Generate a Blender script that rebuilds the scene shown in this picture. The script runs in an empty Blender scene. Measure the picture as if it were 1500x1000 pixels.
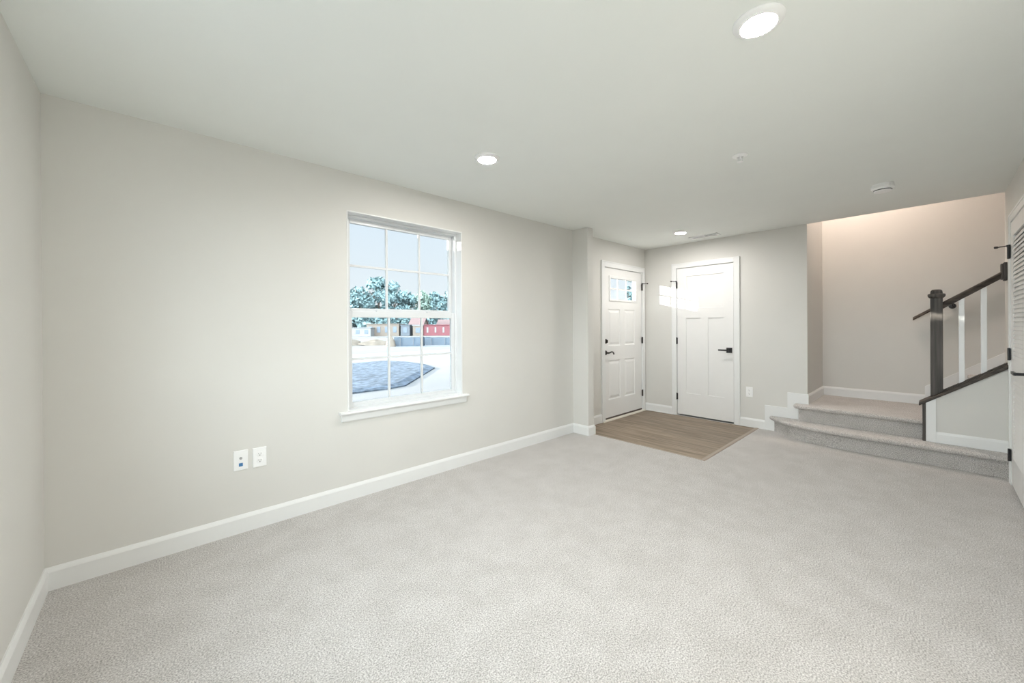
import bpy, bmesh, math, random
from mathutils import Vector, Matrix
random.seed(7)
C = bpy.context.scene.collection
SC = bpy.context.scene

# ------------------------------------------------------------------ camera
CAMPOS = Vector((0.4095, -2.9498, 1.2847))
YAW, PITCH, ROLL, FPX, PPY = 0.74401, -0.00226, -0.00602, 566.63, 479.17
fw = Vector((math.sin(YAW)*math.cos(PITCH), math.cos(YAW)*math.cos(PITCH), math.sin(PITCH)))
r0 = Vector((math.cos(YAW), -math.sin(YAW), 0)); u0 = r0.cross(fw)
cr, sr = math.cos(ROLL), math.sin(ROLL)
rt = cr*r0 + sr*u0; up = -sr*r0 + cr*u0
cam = bpy.data.cameras.new('camera'); camo = bpy.data.objects.new('camera', cam); C.objects.link(camo)
M = Matrix((rt, up, -fw)).transposed().to_4x4(); M.translation = CAMPOS
camo.matrix_world = M
cam.sensor_fit = 'HORIZONTAL'; cam.sensor_width = 36.0; cam.lens = 36.0*FPX/1500.0
cam.shift_x = 0.0; cam.shift_y = -(500-PPY)/1500.0
cam.clip_start = 0.02; cam.clip_end = 500
SC.camera = camo

# ------------------------------------------------------------------ world, sun, exposure
EXPOSURE = 0.20
FRONT_SKY, REAR_SKY = 0.93, 10.2
SUN = 14.0
CAN_L = 440.0
STAIR_LAMP = 400.0
w = bpy.data.worlds.new('world'); SC.world = w; w.use_nodes = True
nt = w.node_tree; nt.nodes.clear()
out = nt.nodes.new('ShaderNodeOutputWorld'); bg = nt.nodes.new('ShaderNodeBackground')
tc = nt.nodes.new('ShaderNodeTexCoord'); sep = nt.nodes.new('ShaderNodeSeparateXYZ')
nt.links.new(tc.outputs['Generated'], sep.inputs[0])
el = nt.nodes.new('ShaderNodeValToRGB')            # clear blue sky, paler at the horizon
el.color_ramp.elements[0].position = 0.0; el.color_ramp.elements[0].color = (0.86, 0.91, 0.95, 1)
el.color_ramp.elements[1].position = 0.5; el.color_ramp.elements[1].color = (0.62, 0.78, 0.95, 1)
nt.links.new(sep.outputs['Z'], el.inputs[0])
az = nt.nodes.new('ShaderNodeMapRange')            # brighter sky added out of view behind the house, to light the room
az.inputs['From Min'].default_value = 0.15; az.inputs['From Max'].default_value = 0.5
dt = nt.nodes.new('ShaderNodeVectorMath'); dt.operation = 'DOT_PRODUCT'; dt.inputs[1].default_value = (-0.72, -0.69, 0)
nt.links.new(tc.outputs['Generated'], dt.inputs[0])
az.inputs['To Min'].default_value = 0.0; az.inputs['To Max'].default_value = 1.0
nt.links.new(dt.outputs['Value'], az.inputs['Value'])
mx = nt.nodes.new('ShaderNodeMix'); mx.data_type = 'RGBA'
nt.links.new(az.outputs[0], mx.inputs['Factor']); nt.links.new(el.outputs[0], mx.inputs['A'])
mx.inputs['B'].default_value = (0.86, 0.95, 1.0, 1)
st = nt.nodes.new('ShaderNodeMapRange')
st.inputs['From Min'].default_value = 0; st.inputs['From Max'].default_value = 1
st.inputs['To Min'].default_value = FRONT_SKY; st.inputs['To Max'].default_value = REAR_SKY
nt.links.new(az.outputs[0], st.inputs['Value'])
nt.links.new(mx.outputs['Result'], bg.inputs['Color']); nt.links.new(st.outputs[0], bg.inputs['Strength'])
nt.links.new(bg.outputs[0], out.inputs[0])
w.cycles.sampling_method = 'MANUAL'; w.cycles.sample_map_resolution = 512

sd = bpy.data.lights.new('sun', 'SUN'); sd.energy = SUN; sd.angle = math.radians(0.4); sd.color = (1, 0.95, 0.86)
so = bpy.data.objects.new('sun', sd); C.objects.link(so); so.location = (-10, 10, 12)
so.rotation_euler = Vector((1.12, -1.0, -0.23)).to_track_quat('-Z', 'Y').to_euler()

for nm, sz, lc, dr in (('added_window_portal', (2.0, 1.3), (-0.20, -2.1, 1.53), (1, 0, 0)),):
    p_ = bpy.data.lights.new(nm, 'AREA'); p_.shape = 'RECTANGLE'; p_.size, p_.size_y = sz; p_.cycles.is_portal = True
    o_ = bpy.data.objects.new(nm, p_); C.objects.link(o_); o_.location = lc; o_.rotation_euler = Vector(dr).to_track_quat('-Z', 'Z').to_euler()

SC.view_settings.view_transform = 'Standard'; SC.view_settings.look = 'None'
SC.view_settings.exposure = EXPOSURE; SC.view_settings.gamma = 1; SC.view_settings.use_curve_mapping = False
cy = SC.cycles
cy.use_denoising = True; cy.max_bounces = 14; cy.diffuse_bounces = 8; cy.glossy_bounces = 4
cy.transparent_max_bounces = 16; cy.sample_clamp_indirect = 6.0
cy.caustics_reflective = False; cy.caustics_refractive = False

# ------------------------------------------------------------------ materials
def srgb(r, g, b):
    f = lambda c: (c/255/12.92) if c/255 <= 0.04045 else ((c/255+0.055)/1.055)**2.4
    return (f(r), f(g), f(b), 1)
def mat(name, col, rough=0.5, noise=0.0, nscale=60.0, bump=0.0, bscale=300.0, spec=0.5, sheen=0.0, metal=0.0):
    m = bpy.data.materials.new(name); m.use_nodes = True; n = m.node_tree
    b = n.nodes['Principled BSDF']
    b.inputs['Roughness'].default_value = rough; b.inputs['Base Color'].default_value = col
    b.inputs['Specular IOR Level'].default_value = spec; b.inputs['Metallic'].default_value = metal
    if sheen:
        b.inputs['Sheen Weight'].default_value = sheen; b.inputs['Sheen Roughness'].default_value = 0.5
    t = n.nodes.new('ShaderNodeTexCoord')
    if noise:
        nz = n.nodes.new('ShaderNodeTexNoise'); nz.inputs['Scale'].default_value = nscale; nz.inputs['Detail'].default_value = 4
        n.links.new(t.outputs['Object'], nz.inputs['Vector'])
        r = n.nodes.new('ShaderNodeValToRGB')
        r.color_ramp.elements[0].position = 0.3; r.color_ramp.elements[1].position = 0.7
        r.color_ramp.elements[0].color = tuple(c*(1-noise) for c in col[:3])+(1,)
        r.color_ramp.elements[1].color = tuple(min(1, c*(1+noise)) for c in col[:3])+(1,)
        n.links.new(nz.outputs['Fac'], r.inputs[0]); n.links.new(r.outputs[0], b.inputs['Base Color'])
    if bump:
        nb = n.nodes.new('ShaderNodeTexNoise'); nb.inputs['Scale'].default_value = bscale; nb.inputs['Detail'].default_value = 3
        n.links.new(t.outputs['Object'], nb.inputs['Vector'])
        bp = n.nodes.new('ShaderNodeBump'); bp.inputs['Strength'].default_value = bump; bp.inputs['Distance'].default_value = 0.004
        n.links.new(nb.outputs['Fac'], bp.inputs['Height']); n.links.new(bp.outputs[0], b.inputs['Normal'])
    return m
WALL = mat('wall_paint', (0.675, 0.668, 0.642, 1), 0.55, 0.012, 3, 0.04, 250, 0.35)
CEIL = mat('ceiling_paint', (0.81, 0.835, 0.815, 1), 0.75, 0.008, 3, 0.04, 250, 0.25)
TRIM = mat('trim_paint', (0.79, 0.80, 0.80, 1), 0.32, 0, spec=0.5)
DOORM = mat('door_paint', (0.80, 0.80, 0.795, 1), 0.36, 0.008, 8, spec=0.5)
VINYL = mat('window_vinyl', (0.70, 0.72, 0.735, 1), 0.3)
BLACK = mat('black_hardware', (0.018, 0.018, 0.02, 1), 0.4)
BRONZE = mat('dark_bronze', (0.035, 0.03, 0.027, 1), 0.35, metal=0.5)
PLASTIC = mat('white_plastic', (0.88, 0.885, 0.89, 1), 0.35)
SLOT = mat('slot_grey', (0.07, 0.07, 0.075, 1), 0.6)
DARKSLOT = mat('slot_dark', (0.03, 0.03, 0.032, 1), 0.6)
BLUE = mat('blue_jack', (0.06, 0.20, 0.42, 1), 0.4)
SPRING = mat('metal_grey', (0.42, 0.42, 0.44, 1), 0.35, metal=0.7)
CREAM = mat('threshold_cream', (0.72, 0.68, 0.60, 1), 0.5)
SWEEP_SHADE = mat('door_sweep', (0.09, 0.07, 0.06, 1), 0.7)  # entry door sweep, also the painted shade under the closet door

def carpet_mat():
    m = bpy.data.materials.new('carpet'); m.use_nodes = True; n = m.node_tree; b = n.nodes['Principled BSDF']
    b.inputs['Roughness'].default_value = 1.0; b.inputs['Specular IOR Level'].default_value = 0.1
    b.inputs['Sheen Weight'].default_value = 0.25; b.inputs['Sheen Roughness'].default_value = 0.6
    t = n.nodes.new('ShaderNodeTexCoord')
    fine = n.nodes.new('ShaderNodeTexNoise'); fine.inputs['Scale'].default_value = 165; fine.inputs['Detail'].default_value = 3; fine.inputs['Roughness'].default_value = 0.7
    broad = n.nodes.new('ShaderNodeTexNoise'); broad.inputs['Scale'].default_value = 6.5; broad.inputs['Detail'].default_value = 6; broad.inputs['Roughness'].default_value = 0.65
    for x in (fine, broad): n.links.new(t.outputs['Object'], x.inputs['Vector'])
    r = n.nodes.new('ShaderNodeValToRGB')
    r.color_ramp.elements[0].position = 0.36; r.color_ramp.elements[1].position = 0.62
    r.color_ramp.elements[0].color = (0.26, 0.245, 0.235, 1); r.color_ramp.elements[1].color = (0.70, 0.675, 0.655, 1)
    n.links.new(fine.outputs['Fac'], r.inputs[0])
    r2 = n.nodes.new('ShaderNodeValToRGB')
    r2.color_ramp.elements[0].position = 0.36; r2.color_ramp.elements[1].position = 0.62
    r2.color_ramp.elements[0].color = (0.89, 0.885, 0.875, 1); r2.color_ramp.elements[1].color = (1, 1, 1, 1)
    n.links.new(broad.outputs['Fac'], r2.inputs[0])
    mul = n.nodes.new('ShaderNodeMix'); mul.data_type = 'RGBA'; mul.blend_type = 'MULTIPLY'; mul.inputs['Factor'].default_value = 1
    n.links.new(r.outputs[0], mul.inputs['A']); n.links.new(r2.outputs[0], mul.inputs['B'])
    n.links.new(mul.outputs['Result'], b.inputs['Base Color'])
    bp = n.nodes.new('ShaderNodeBump'); bp.inputs['Strength'].default_value = 0.28; bp.inputs['Distance'].default_value = 0.007
    n.links.new(fine.outputs['Fac'], bp.inputs['Height']); n.links.new(bp.outputs[0], b.inputs['Normal'])
    return m
CARPET = carpet_mat()

def plank_mat(name, axis, c0, c1, pw=0.18, plen=1.2, gap=True, rough=0.5, grain=1.0):
    """grainy boards running along world/object axis 'x', 'y' or 'z'"""
    m = bpy.data.materials.new(name); m.use_nodes = True; n = m.node_tree; b = n.nodes['Principled BSDF']
    b.inputs['Roughness'].default_value = rough; b.inputs['Specular IOR Level'].default_value = 0.35
    t = n.nodes.new('ShaderNodeTexCoord'); mp = n.nodes.new('ShaderNodeMapping')
    s = {'x': (0.06, 1, 1), 'y': (1, 0.06, 1), 'z': (1, 1, 0.06)}[axis]
    mp.inputs['Scale'].default_value = s
    n.links.new(t.outputs['Object'], mp.inputs['Vector'])
    nz = n.nodes.new('ShaderNodeTexNoise'); nz.inputs['Scale'].default_value = 38*grain; nz.inputs['Detail'].default_value = 6
    n.links.new(mp.outputs[0], nz.inputs['Vector'])
    r = n.nodes.new('ShaderNodeValToRGB'); r.color_ramp.elements[0].position = 0.3; r.color_ramp.elements[1].position = 0.72
    r.color_ramp.elements[0].color = c0; r.color_ramp.elements[1].color = c1
    n.links.new(nz.outputs['Fac'], r.inputs[0])
    last = r.outputs[0]
    if gap:
        br = n.nodes.new('ShaderNodeTexBrick'); br.inputs['Scale'].default_value = 1.0
        br.inputs['Brick Width'].default_value = plen; br.inputs['Row Height'].default_value = pw
        br.inputs['Mortar Size'].default_value = 0.0015; br.offset = 0.37
        br.inputs['Color1'].default_value = (0.84, 0.84, 0.84, 1); br.inputs['Color2'].default_value = (1.08, 1.06, 1.03, 1)
        br.inputs['Mortar'].default_value = (0.45, 0.42, 0.4, 1)
        mr = n.nodes.new('ShaderNodeMapping'); mr.inputs['Rotation'].default_value = (0, 0, math.radians(90) if axis == 'y' else 0)
        n.links.new(t.outputs['Object'], mr.inputs['Vector']); n.links.new(mr.outputs[0], br.inputs['Vector'])
        mul = n.nodes.new('ShaderNodeMix'); mul.data_type = 'RGBA'; mul.blend_type = 'MULTIPLY'; mul.inputs['Factor'].default_value = 1
        n.links.new(last, mul.inputs['A']); n.links.new(br.outputs['Color'], mul.inputs['B']); last = mul.outputs['Result']
    n.links.new(last, b.inputs['Base Color'])
    return m
LVP = plank_mat('foyer_planks', 'y', (0.17, 0.13, 0.095, 1), (0.37, 0.30, 0.235, 1))
STRIP = plank_mat('reducer_wood', 'x', (0.32, 0.26, 0.21, 1), (0.44, 0.37, 0.31, 1), gap=False)
DWZ = plank_mat('dark_oak_upright', 'z', (0.028, 0.024, 0.021, 1), (0.115, 0.102, 0.092, 1), gap=False, rough=0.5)
DWY = plank_mat('dark_oak_rail', 'y', (0.026, 0.020, 0.017, 1), (0.095, 0.076, 0.063, 1), gap=False, rough=0.5)

def glass_mat():
    m = bpy.data.materials.new('window_glass'); m.use_nodes = True; n = m.node_tree; n.nodes.clear()
    o = n.nodes.new('ShaderNodeOutputMaterial'); mix = n.nodes.new('ShaderNodeMixShader')
    tr = n.nodes.new('ShaderNodeBsdfTransparent'); gl = n.nodes.new('ShaderNodeBsdfGlossy'); gl.inputs['Roughness'].default_value = 0.02
    tr.inputs['Color'].default_value = (0.97, 0.985, 0.98, 1)
    lw = n.nodes.new('ShaderNodeLayerWeight'); lw.inputs['Blend'].default_value = 0.5      # reflection rises towards grazing angles
    p5 = n.nodes.new('ShaderNodeMath'); p5.operation = 'POWER'; p5.inputs[1].default_value = 5
    ma = n.nodes.new('ShaderNodeMath'); ma.operation = 'MULTIPLY_ADD'; ma.inputs[1].default_value = 0.5; ma.inputs[2].default_value = 0.012
    n.links.new(lw.outputs['Facing'], p5.inputs[0]); n.links.new(p5.outputs[0], ma.inputs[0])
    n.links.new(ma.outputs[0], mix.inputs[0]); n.links.new(tr.outputs[0], mix.inputs[1]); n.links.new(gl.outputs[0], mix.inputs[2])
    n.links.new(mix.outputs[0], o.inputs[0]); return m
GLASS = glass_mat()
def emit_mat(name, col, s):
    m = bpy.data.materials.new(name); m.use_nodes = True; n = m.node_tree; n.nodes.clear()
    o = n.nodes.new('ShaderNodeOutputMaterial'); e = n.nodes.new('ShaderNodeEmission')
    e.inputs['Color'].default_value = col; e.inputs['Strength'].default_value = s
    n.links.new(e.outputs[0], o.inputs[0]); return m
LENS = emit_mat('lit_lens', (1.0, 0.955, 0.91, 1), CAN_L)
LENSW = emit_mat('lit_lens_warm', (1.0, 0.81, 0.70, 1), STAIR_LAMP)
LEAF = mat('tree_leaves', (0.16, 0.245, 0.26, 1), 0.7, 0.45, 0.6)
LEAF2 = mat('tree_leaves_pale', (0.22, 0.30, 0.26, 1), 0.7, 0.4, 0.6)
BARK = mat('bark', (0.20, 0.17, 0.15, 1), 0.9, 0.3, 5)
CONC = mat('pale_concrete', (0.28, 0.28, 0.285, 1), 0.9, 0.04, 1.5)
ASPH = mat('dusty_asphalt', (0.22, 0.235, 0.255, 1), 0.9, 0.06, 1.0)
SOIL = mat('pale_soil', (0.21, 0.205, 0.20, 1), 0.95, 0.2, 0.35)
MULCH = mat('dark_mulch', (0.115, 0.148, 0.195, 1), 0.95, 0.6, 7, 0.8, 20)
MOUNDM = mat('dirt_mound', (0.20, 0.17, 0.14, 1), 0.95, 0.25, 1.5, 0.5, 4)
TARP = mat('blue_grey_tarp', (0.055, 0.08, 0.11, 1), 0.7, 0.15, 1.5)
SIDEW = mat('white_siding', (0.20, 0.205, 0.21, 1), 0.7, 0.05, 2)
SIDET = mat('tan_siding', (0.15, 0.125, 0.105, 1), 0.7, 0.08, 2)
SIDEG = mat('grey_siding', (0.09, 0.105, 0.125, 1), 0.7, 0.08, 2)
SIDER = mat('red_siding', (0.15, 0.045, 0.055, 1), 0.7, 0.1, 2)
ROOFM = mat('roof_shingle', (0.16, 0.11, 0.11, 1), 0.85, 0.15, 6)
ROOFG = mat('roof_shingle_grey', (0.11, 0.13, 0.15, 1), 0.85, 0.15, 6)
DARKG = mat('dark_window_glass', (0.10, 0.13, 0.17, 1), 0.2)

# ------------------------------------------------------------------ mesh builder
class MB:
    def __init__(s): s.bm = bmesh.new()
    def poly(s, pts): 
        return s.bm.faces.new([s.bm.verts.new(p) for p in pts])
    def box(s, x0, x1, y0, y1, z0, z1):
        x0, x1 = sorted((x0, x1)); y0, y1 = sorted((y0, y1)); z0, z1 = sorted((z0, z1))
        v = [s.bm.verts.new(p) for p in ((x0,y0,z0),(x1,y0,z0),(x1,y1,z0),(x0,y1,z0),(x0,y0,z1),(x1,y0,z1),(x1,y1,z1),(x0,y1,z1))]
        for f in ((0,3,2,1),(4,5,6,7),(0,1,5,4),(1,2,6,5),(2,3,7,6),(3,0,4,7)): s.bm.faces.new([v[i] for i in f])
        return s
    def hexa(s, b, t):
        v = [s.bm.verts.new(p) for p in list(b)+list(t)]; k = len(b)
        s.bm.faces.new(v[:k][::-1]); s.bm.faces.new(v[k:])
        for i in range(k): s.bm.faces.new([v[i], v[(i+1) % k], v[k+(i+1) % k], v[k+i]])
        return s
    def prism(s, pts2, axis, a0, a1):
        """pts2 = outline in the plane across axis; extruded from a0 to a1"""
        f = {'z': lambda p, a: (p[0], p[1], a), 'x': lambda p, a: (a, p[0], p[1]), 'y': lambda p, a: (p[0], a, p[1])}[axis]
        return s.hexa([f(p, a0) for p in pts2], [f(p, a1) for p in pts2])
    def loft(s, rings, cap0=True, cap1=True):
        vs = [[s.bm.verts.new(p) for p in r] for r in rings]; k = len(rings[0])
        for a, b in zip(vs, vs[1:]):
            for i in range(k): s.bm.faces.new([a[i], a[(i+1) % k], b[(i+1) % k], b[i]])
        if cap0: s.bm.faces.new(vs[0][::-1])
        if cap1: s.bm.faces.new(vs[-1])
        return s
    def lathe(s, c, prof, n=40, axis='z', cap0=True, cap1=True):
        """prof: list of (radius, offset along axis)"""
        rings = []
        for r, h in prof:
            ring = []
            for i in range(n):
                a = 2*math.pi*i/n; p, q = r*math.cos(a), r*math.sin(a)
                ring.append({'z': (c[0]+p, c[1]+q, c[2]+h), 'y': (c[0]+p, c[1]+h, c[2]+q), 'x': (c[0]+h, c[1]+p, c[2]+q)}[axis])
            rings.append(ring)
        return s.loft(rings, cap0, cap1)
    def tube(s, pts, rad, n=12):
        pts = [Vector(p) for p in pts]; rad = rad if isinstance(rad, (list, tuple)) else [rad]*len(pts)
        rings = []
        for i, p in enumerate(pts):
            d = (pts[min(i+1, len(pts)-1)]-pts[max(i-1, 0)]).normalized()
            a = d.cross(Vector((0, 0, 1)))
            if a.length < 1e-3: a = d.cross(Vector((1, 0, 0)))
            a.normalize(); b = d.cross(a)
            rings.append([tuple(p+rad[i]*(math.cos(2*math.pi*k/n)*a+math.sin(2*math.pi*k/n)*b)) for k in range(n)])
        return s.loft(rings)
    def build(s, name, m, parent=None, bevel=0.0, smooth=False, seg=2, normals=True):
        if normals: bmesh.ops.recalc_face_normals(s.bm, faces=s.bm.faces[:])
        me = bpy.data.meshes.new(name)
        off = Vector((0, 0, 0)); pp = parent
        while pp is not None: off += pp.location; pp = pp.parent
        o = bpy.data.objects.new(name, me); C.objects.link(o)
        if parent is not None: o.parent = parent
        else:
            co = [v.co for v in s.bm.verts]
            base = Vector(((min(c.x for c in co)+max(c.x for c in co))/2, (min(c.y for c in co)+max(c.y for c in co))/2, min(c.z for c in co)))
            o.location = base; off = base
        bmesh.ops.translate(s.bm, verts=s.bm.verts[:], vec=-off)
        s.bm.to_mesh(me); s.bm.free()
        if smooth:
            for p in me.polygons: p.use_smooth = True
            me.set_sharp_from_angle(angle=math.radians(35))
        me.materials.append(m)
        if bevel:
            b = o.modifiers.new('edge', 'BEVEL'); b.width = bevel; b.segments = seg; b.limit_method = 'ANGLE'; b.angle_limit = math.radians(40)
        return o
def empty(name, loc):
    o = bpy.data.objects.new(name, None); C.objects.link(o); o.location = loc; o.empty_display_size = 0.1; return o
def tag(o, label, cat, group=None, kind=None):
    o['label'] = label; o['category'] = cat
    if group: o['group'] = group
    if kind: o['kind'] = kind
    return o
def struct(o, label=None, cat=None): 
    o['kind'] = 'structure'
    if label: o['label'] = label; o['category'] = cat
    return o
def wall_cells(mb, us, zs, holes, f):
    """fill the grid us x zs with blocks except inside holes; f(u0,u1,z0,z1) adds a block"""
    for a, b in zip(us, us[1:]):
        z = None
        for c, d in zip(zs, zs[1:]):
            m_ = ((a+b)/2, (c+d)/2)
            inside = any(h[0] < m_[0] < h[1] and h[2] < m_[1] < h[3] for h in holes)
            if not inside: f(a, b, c, d)

# ------------------------------------------------------------------ room shell
H = 2.44
XF, XE = 5.917, 6.83          # closet wall, stairwell back wall
YD, YR, YT = 0.03, -3.385, -1.977
BB, BT = 0.112, 0.014         # baseboard height and thickness
PX0, PX1, PY = 4.125, 4.235, -0.223
WX0, WX1, WZ0, WZ1 = 1.457, 2.497, 0.66, 2.16      # window opening
DX0, DX1, DZ1 = 4.833, 5.833, 2.080                # front door opening
CY0, CY1, CZ1 = -0.462, -1.212, 2.100              # closet door opening
RX0, RX1, RZ1 = 4.56, 5.395, 2.085                 # louvred door opening
LY0, LY1, LZA, LZB = -3.1, -1.1, 0.88, 2.18         # unseen window added in the left wall to brighten the room

wf = MB(); wall_cells(wf, [-0.15, WX0, WX1, PX0], [-0.2, WZ0, WZ1, 2.6], [(WX0, WX1, WZ0, WZ1)], lambda a, b, c, d: wf.box(a, b, 0, 0.16, c, d))
struct(wf.build('wall_front', WALL), 'off-white wall with the double-hung window', 'wall')
ws = MB().box(PX0, PX1, PY, 0.16, -0.2, 2.6); struct(ws.build('wall_stub', WALL, bevel=0.004), 'short stub wall between the window wall and the entry door', 'wall')
wd = MB(); wall_cells(wd, [PX1, DX0, DX1, XF+0.66], [-0.2, 0.0, DZ1, 2.6], [(DX0, DX1, 0.0, DZ1)], lambda a, b, c, d: wd.box(a, b, YD, 0.17, c, d))
struct(wd.build('wall_entry', WALL), 'wall around the front entry door', 'wall')
wc = MB(); wall_cells(wc, [YT, CY1, CY0, YD], [-0.2, 0.0, CZ1, 5.2], [(CY1, CY0, 0.0, CZ1)], lambda a, b, c, d: wc.box(XF, XF+0.115, a, b, c, d))
struct(wc.build('wall_closet', WALL), 'wall around the closet door facing the room', 'wall')
wr_ = MB().box(XF+0.115, XE+0.1, YT, YT+0.115, -0.2, 5.2); struct(wr_.build('wall_landing', WALL), 'short side wall at the left of the stair landing', 'wall')
wb = MB().box(XE, XE+0.12, YT+0.115, -6.6, -0.2, 5.2); struct(wb.build('wall_stairwell', WALL), 'tall beige wall behind the staircase', 'wall')
wl = MB(); wall_cells(wl, [-3.6, LY0, LY1, 0.0], [-0.2, LZA, LZB, 2.6], [(LY0, LY1, LZA, LZB)], lambda a, b, c, d: wl.box(-0.15, 0, a, b, c, d)); struct(wl.build('wall_left', WALL), 'plain wall at the left edge of the view', 'wall')
wr = MB(); wall_cells(wr, [0.0, RX0, RX1, XF], [-0.2, 0.0, RZ1, 2.6], [(RX0, RX1, 0, RZ1)], lambda a, b, c, d: wr.box(a, b, YR, YR-0.115, c, d))
struct(wr.build('wall_right', WALL), 'wall around the louvred closet door', 'wall')
wss = MB().box(XF-0.115, XF, YR-0.115, -6.6, -0.2, 2.44); struct(wss.build('wall_stair_side', WALL))
wup = MB().box(XF-0.115, XF, YT, -6.6, 2.6, 5.2); struct(wup.build('wall_stair_upper', WALL))
wen = MB().box(XF-0.115, XE+0.12, -6.6, -6.72, -0.2, 5.2); struct(wen.build('wall_stair_end', WALL))
ce = MB().box(-0.15, XF, -6.6, 0.17, H, 2.6); struct(ce.build('ceiling', CEIL), 'smooth pale ceiling', 'ceiling')
cl_ = MB().box(XF, XE, YT, -3.0, 3.7, 3.9); struct(cl_.build('ceiling_landing', CEIL))
cu = MB().box(XF-0.115, XE+0.12, YT+0.115, -6.72, 5.2, 5.3); struct(cu.build('ceiling_stairwell', CEIL))
wcl = MB().box(XF+0.115, XF+0.7, YD+0.14, YT+0.115, -0.2, 2.6); 
# closet and cupboard backs (keep daylight out behind the closed doors)
struct(MB().box(XF+0.115, XF+0.66, YD+0.14, YT+0.115, -0.2, -0.003).build('floor_closet', LVP))
struct(MB().box(XF+0.6, XF+0.66, YD+0.14, YT+0.115, -0.2, 2.6).build('wall_closet_back', WALL))
wcl.bm.free()
struct(MB().box(RX0-0.1, XF-0.115, YR-0.7, YR-0.76, -0.2, 2.44).build('wall_cupboard_back', WALL))
struct(MB().box(RX0-0.16, RX0-0.1, YR-0.115, YR-0.76, -0.2, 2.44).build('wall_cupboard_side', WALL))

# floors: carpet with a rectangle of planks let in by the entry
WDX0, WDY = 4.232, -1.485
fl = MB()
for a in ((0, WDX0, YR, 0), (WDX0, XF, YR, WDY), (RX0, RX1, YR-0.115, YR)): fl.box(*a, -0.2, 0.0)
struct(fl.build('floor', CARPET), 'light grey-beige carpet across the room', 'carpet')
fo = MB().box(WDX0, XF, WDY, YD, -0.2, -0.004); struct(fo.build('floor_entry', LVP), 'grey-brown plank floor inside the entry door', 'floor')
tr = MB(); tr.prism([(WDY-0.004, -0.02), (WDY+0.045, -0.02), (WDY+0.04, 0.000), (WDY+0.012, 0.006), (WDY-0.004, 0.004)], 'x', WDX0-0.01, XF-BT)
struct(tr.build('trim_1', STRIP), 'wood reducer strip between plank floor and carpet', 'trim')
tr2 = MB(); tr2.prism([(WDX0-0.006, -0.02), (WDX0+0.02, -0.02), (WDX0+0.016, 0.0005), (WDX0-0.006, 0.003)], 'y', WDY, PY-BT)
struct(tr2.build('trim_2', STRIP), 'narrow metal edge along the front of the plank floor', 'trim')

# baseboards, with an eased top
def base_profile(h=BB, t=BT): return [(0, 0), (t, 0), (t, h-0.022), (t*0.75, h-0.012), (t*0.35, h), (0, h)]
def baseboard(name, p0, p1, nrm, z=0.0, h=BB, parent=None, m=TRIM, e0=0, e1=0):
    """runs p0->p1 on a wall whose face looks along nrm"""
    p0, p1, n_ = Vector((*p0, z)), Vector((*p1, z)), Vector((*nrm, 0)); d = (p1-p0).normalized()
    pr = base_profile(h); mb = MB()
    mb.hexa([tuple(p0-d*e0*a+n_*a+Vector((0, 0, b))) for a, b in pr], [tuple(p1+d*e1*a+n_*a+Vector((0, 0, b))) for a, b in pr])
    return struct(mb.build(name, m, parent))
baseboard('baseboard_left', (0, -3.385), (0, 0), (1, 0), e1=-1)
baseboard('baseboard_front', (0, 0), (PX0, 0), (0, -1), e0=-1, e1=-1)
bs = empty('baseboard_stub', (PX0, PY, 0)); struct(bs)
baseboard('face_board', (PX0, 0), (PX0, PY), (-1, 0), parent=bs, e0=-1, e1=1)
baseboard('end_board', (PX0, PY), (PX1, PY), (0, -1), parent=bs, e0=1, e1=1)
baseboard('inner_board', (PX1, PY), (PX1, YD), (1, 0), parent=bs, e0=1, e1=-1)
baseboard('baseboard_entry', (PX1, YD), (4.757, YD), (0, -1), e0=-1)
baseboard('baseboard_closet', (XF, YD), (XF, -0.397), (-1, 0), e0=-1)
baseboard('baseboard_closet_right', (XF, -1.281), (XF, -1.56), (-1, 0))
sh = MB().prism([(-0.397, 0), (YD-0.01, 0), (YD-0.01, 0.014), (-0.397, 0.014)], 'x', XF-BT-0.011, XF-BT)
struct(sh.build('trim_3', TRIM), 'quarter round shoe along the closet wall', 'trim')
sk = MB(); sk.prism([(-1.555, -0.0), (-1.977-BT, -0.0), (-1.977-BT, 0.485), (-1.786, 0.485), (-1.786, 0.301), (-1.555, 0.301)], 'x', XF-0.017, XF)
struct(sk.build('trim_4', TRIM, bevel=0.003), 'white stepped skirt board beside the carpeted steps', 'trim')
LZ = 0.37
baseboard('baseboard_landing_side', (XF-0.0, YT), (XE, YT), (0, -1), z=LZ, e0=1, e1=-1)
baseboard('baseboard_landing_back', (XE, YT), (XE, -2.892), (-1, 0), z=LZ, e0=-1)
SL = 0.725
sk2 = MB(); ze = 0.578+SL*(6.4-2.892)
sk2.prism([(-2.892, LZ), (-2.892, 0.578), (-6.4, ze), (-6.4, ze-0.34), (-3.1, LZ)], 'x', XE-0.015, XE)
struct(sk2.build('trim_5', TRIM, bevel=0.003), 'white sloping skirt board on the wall behind the stair rail', 'trim')

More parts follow.
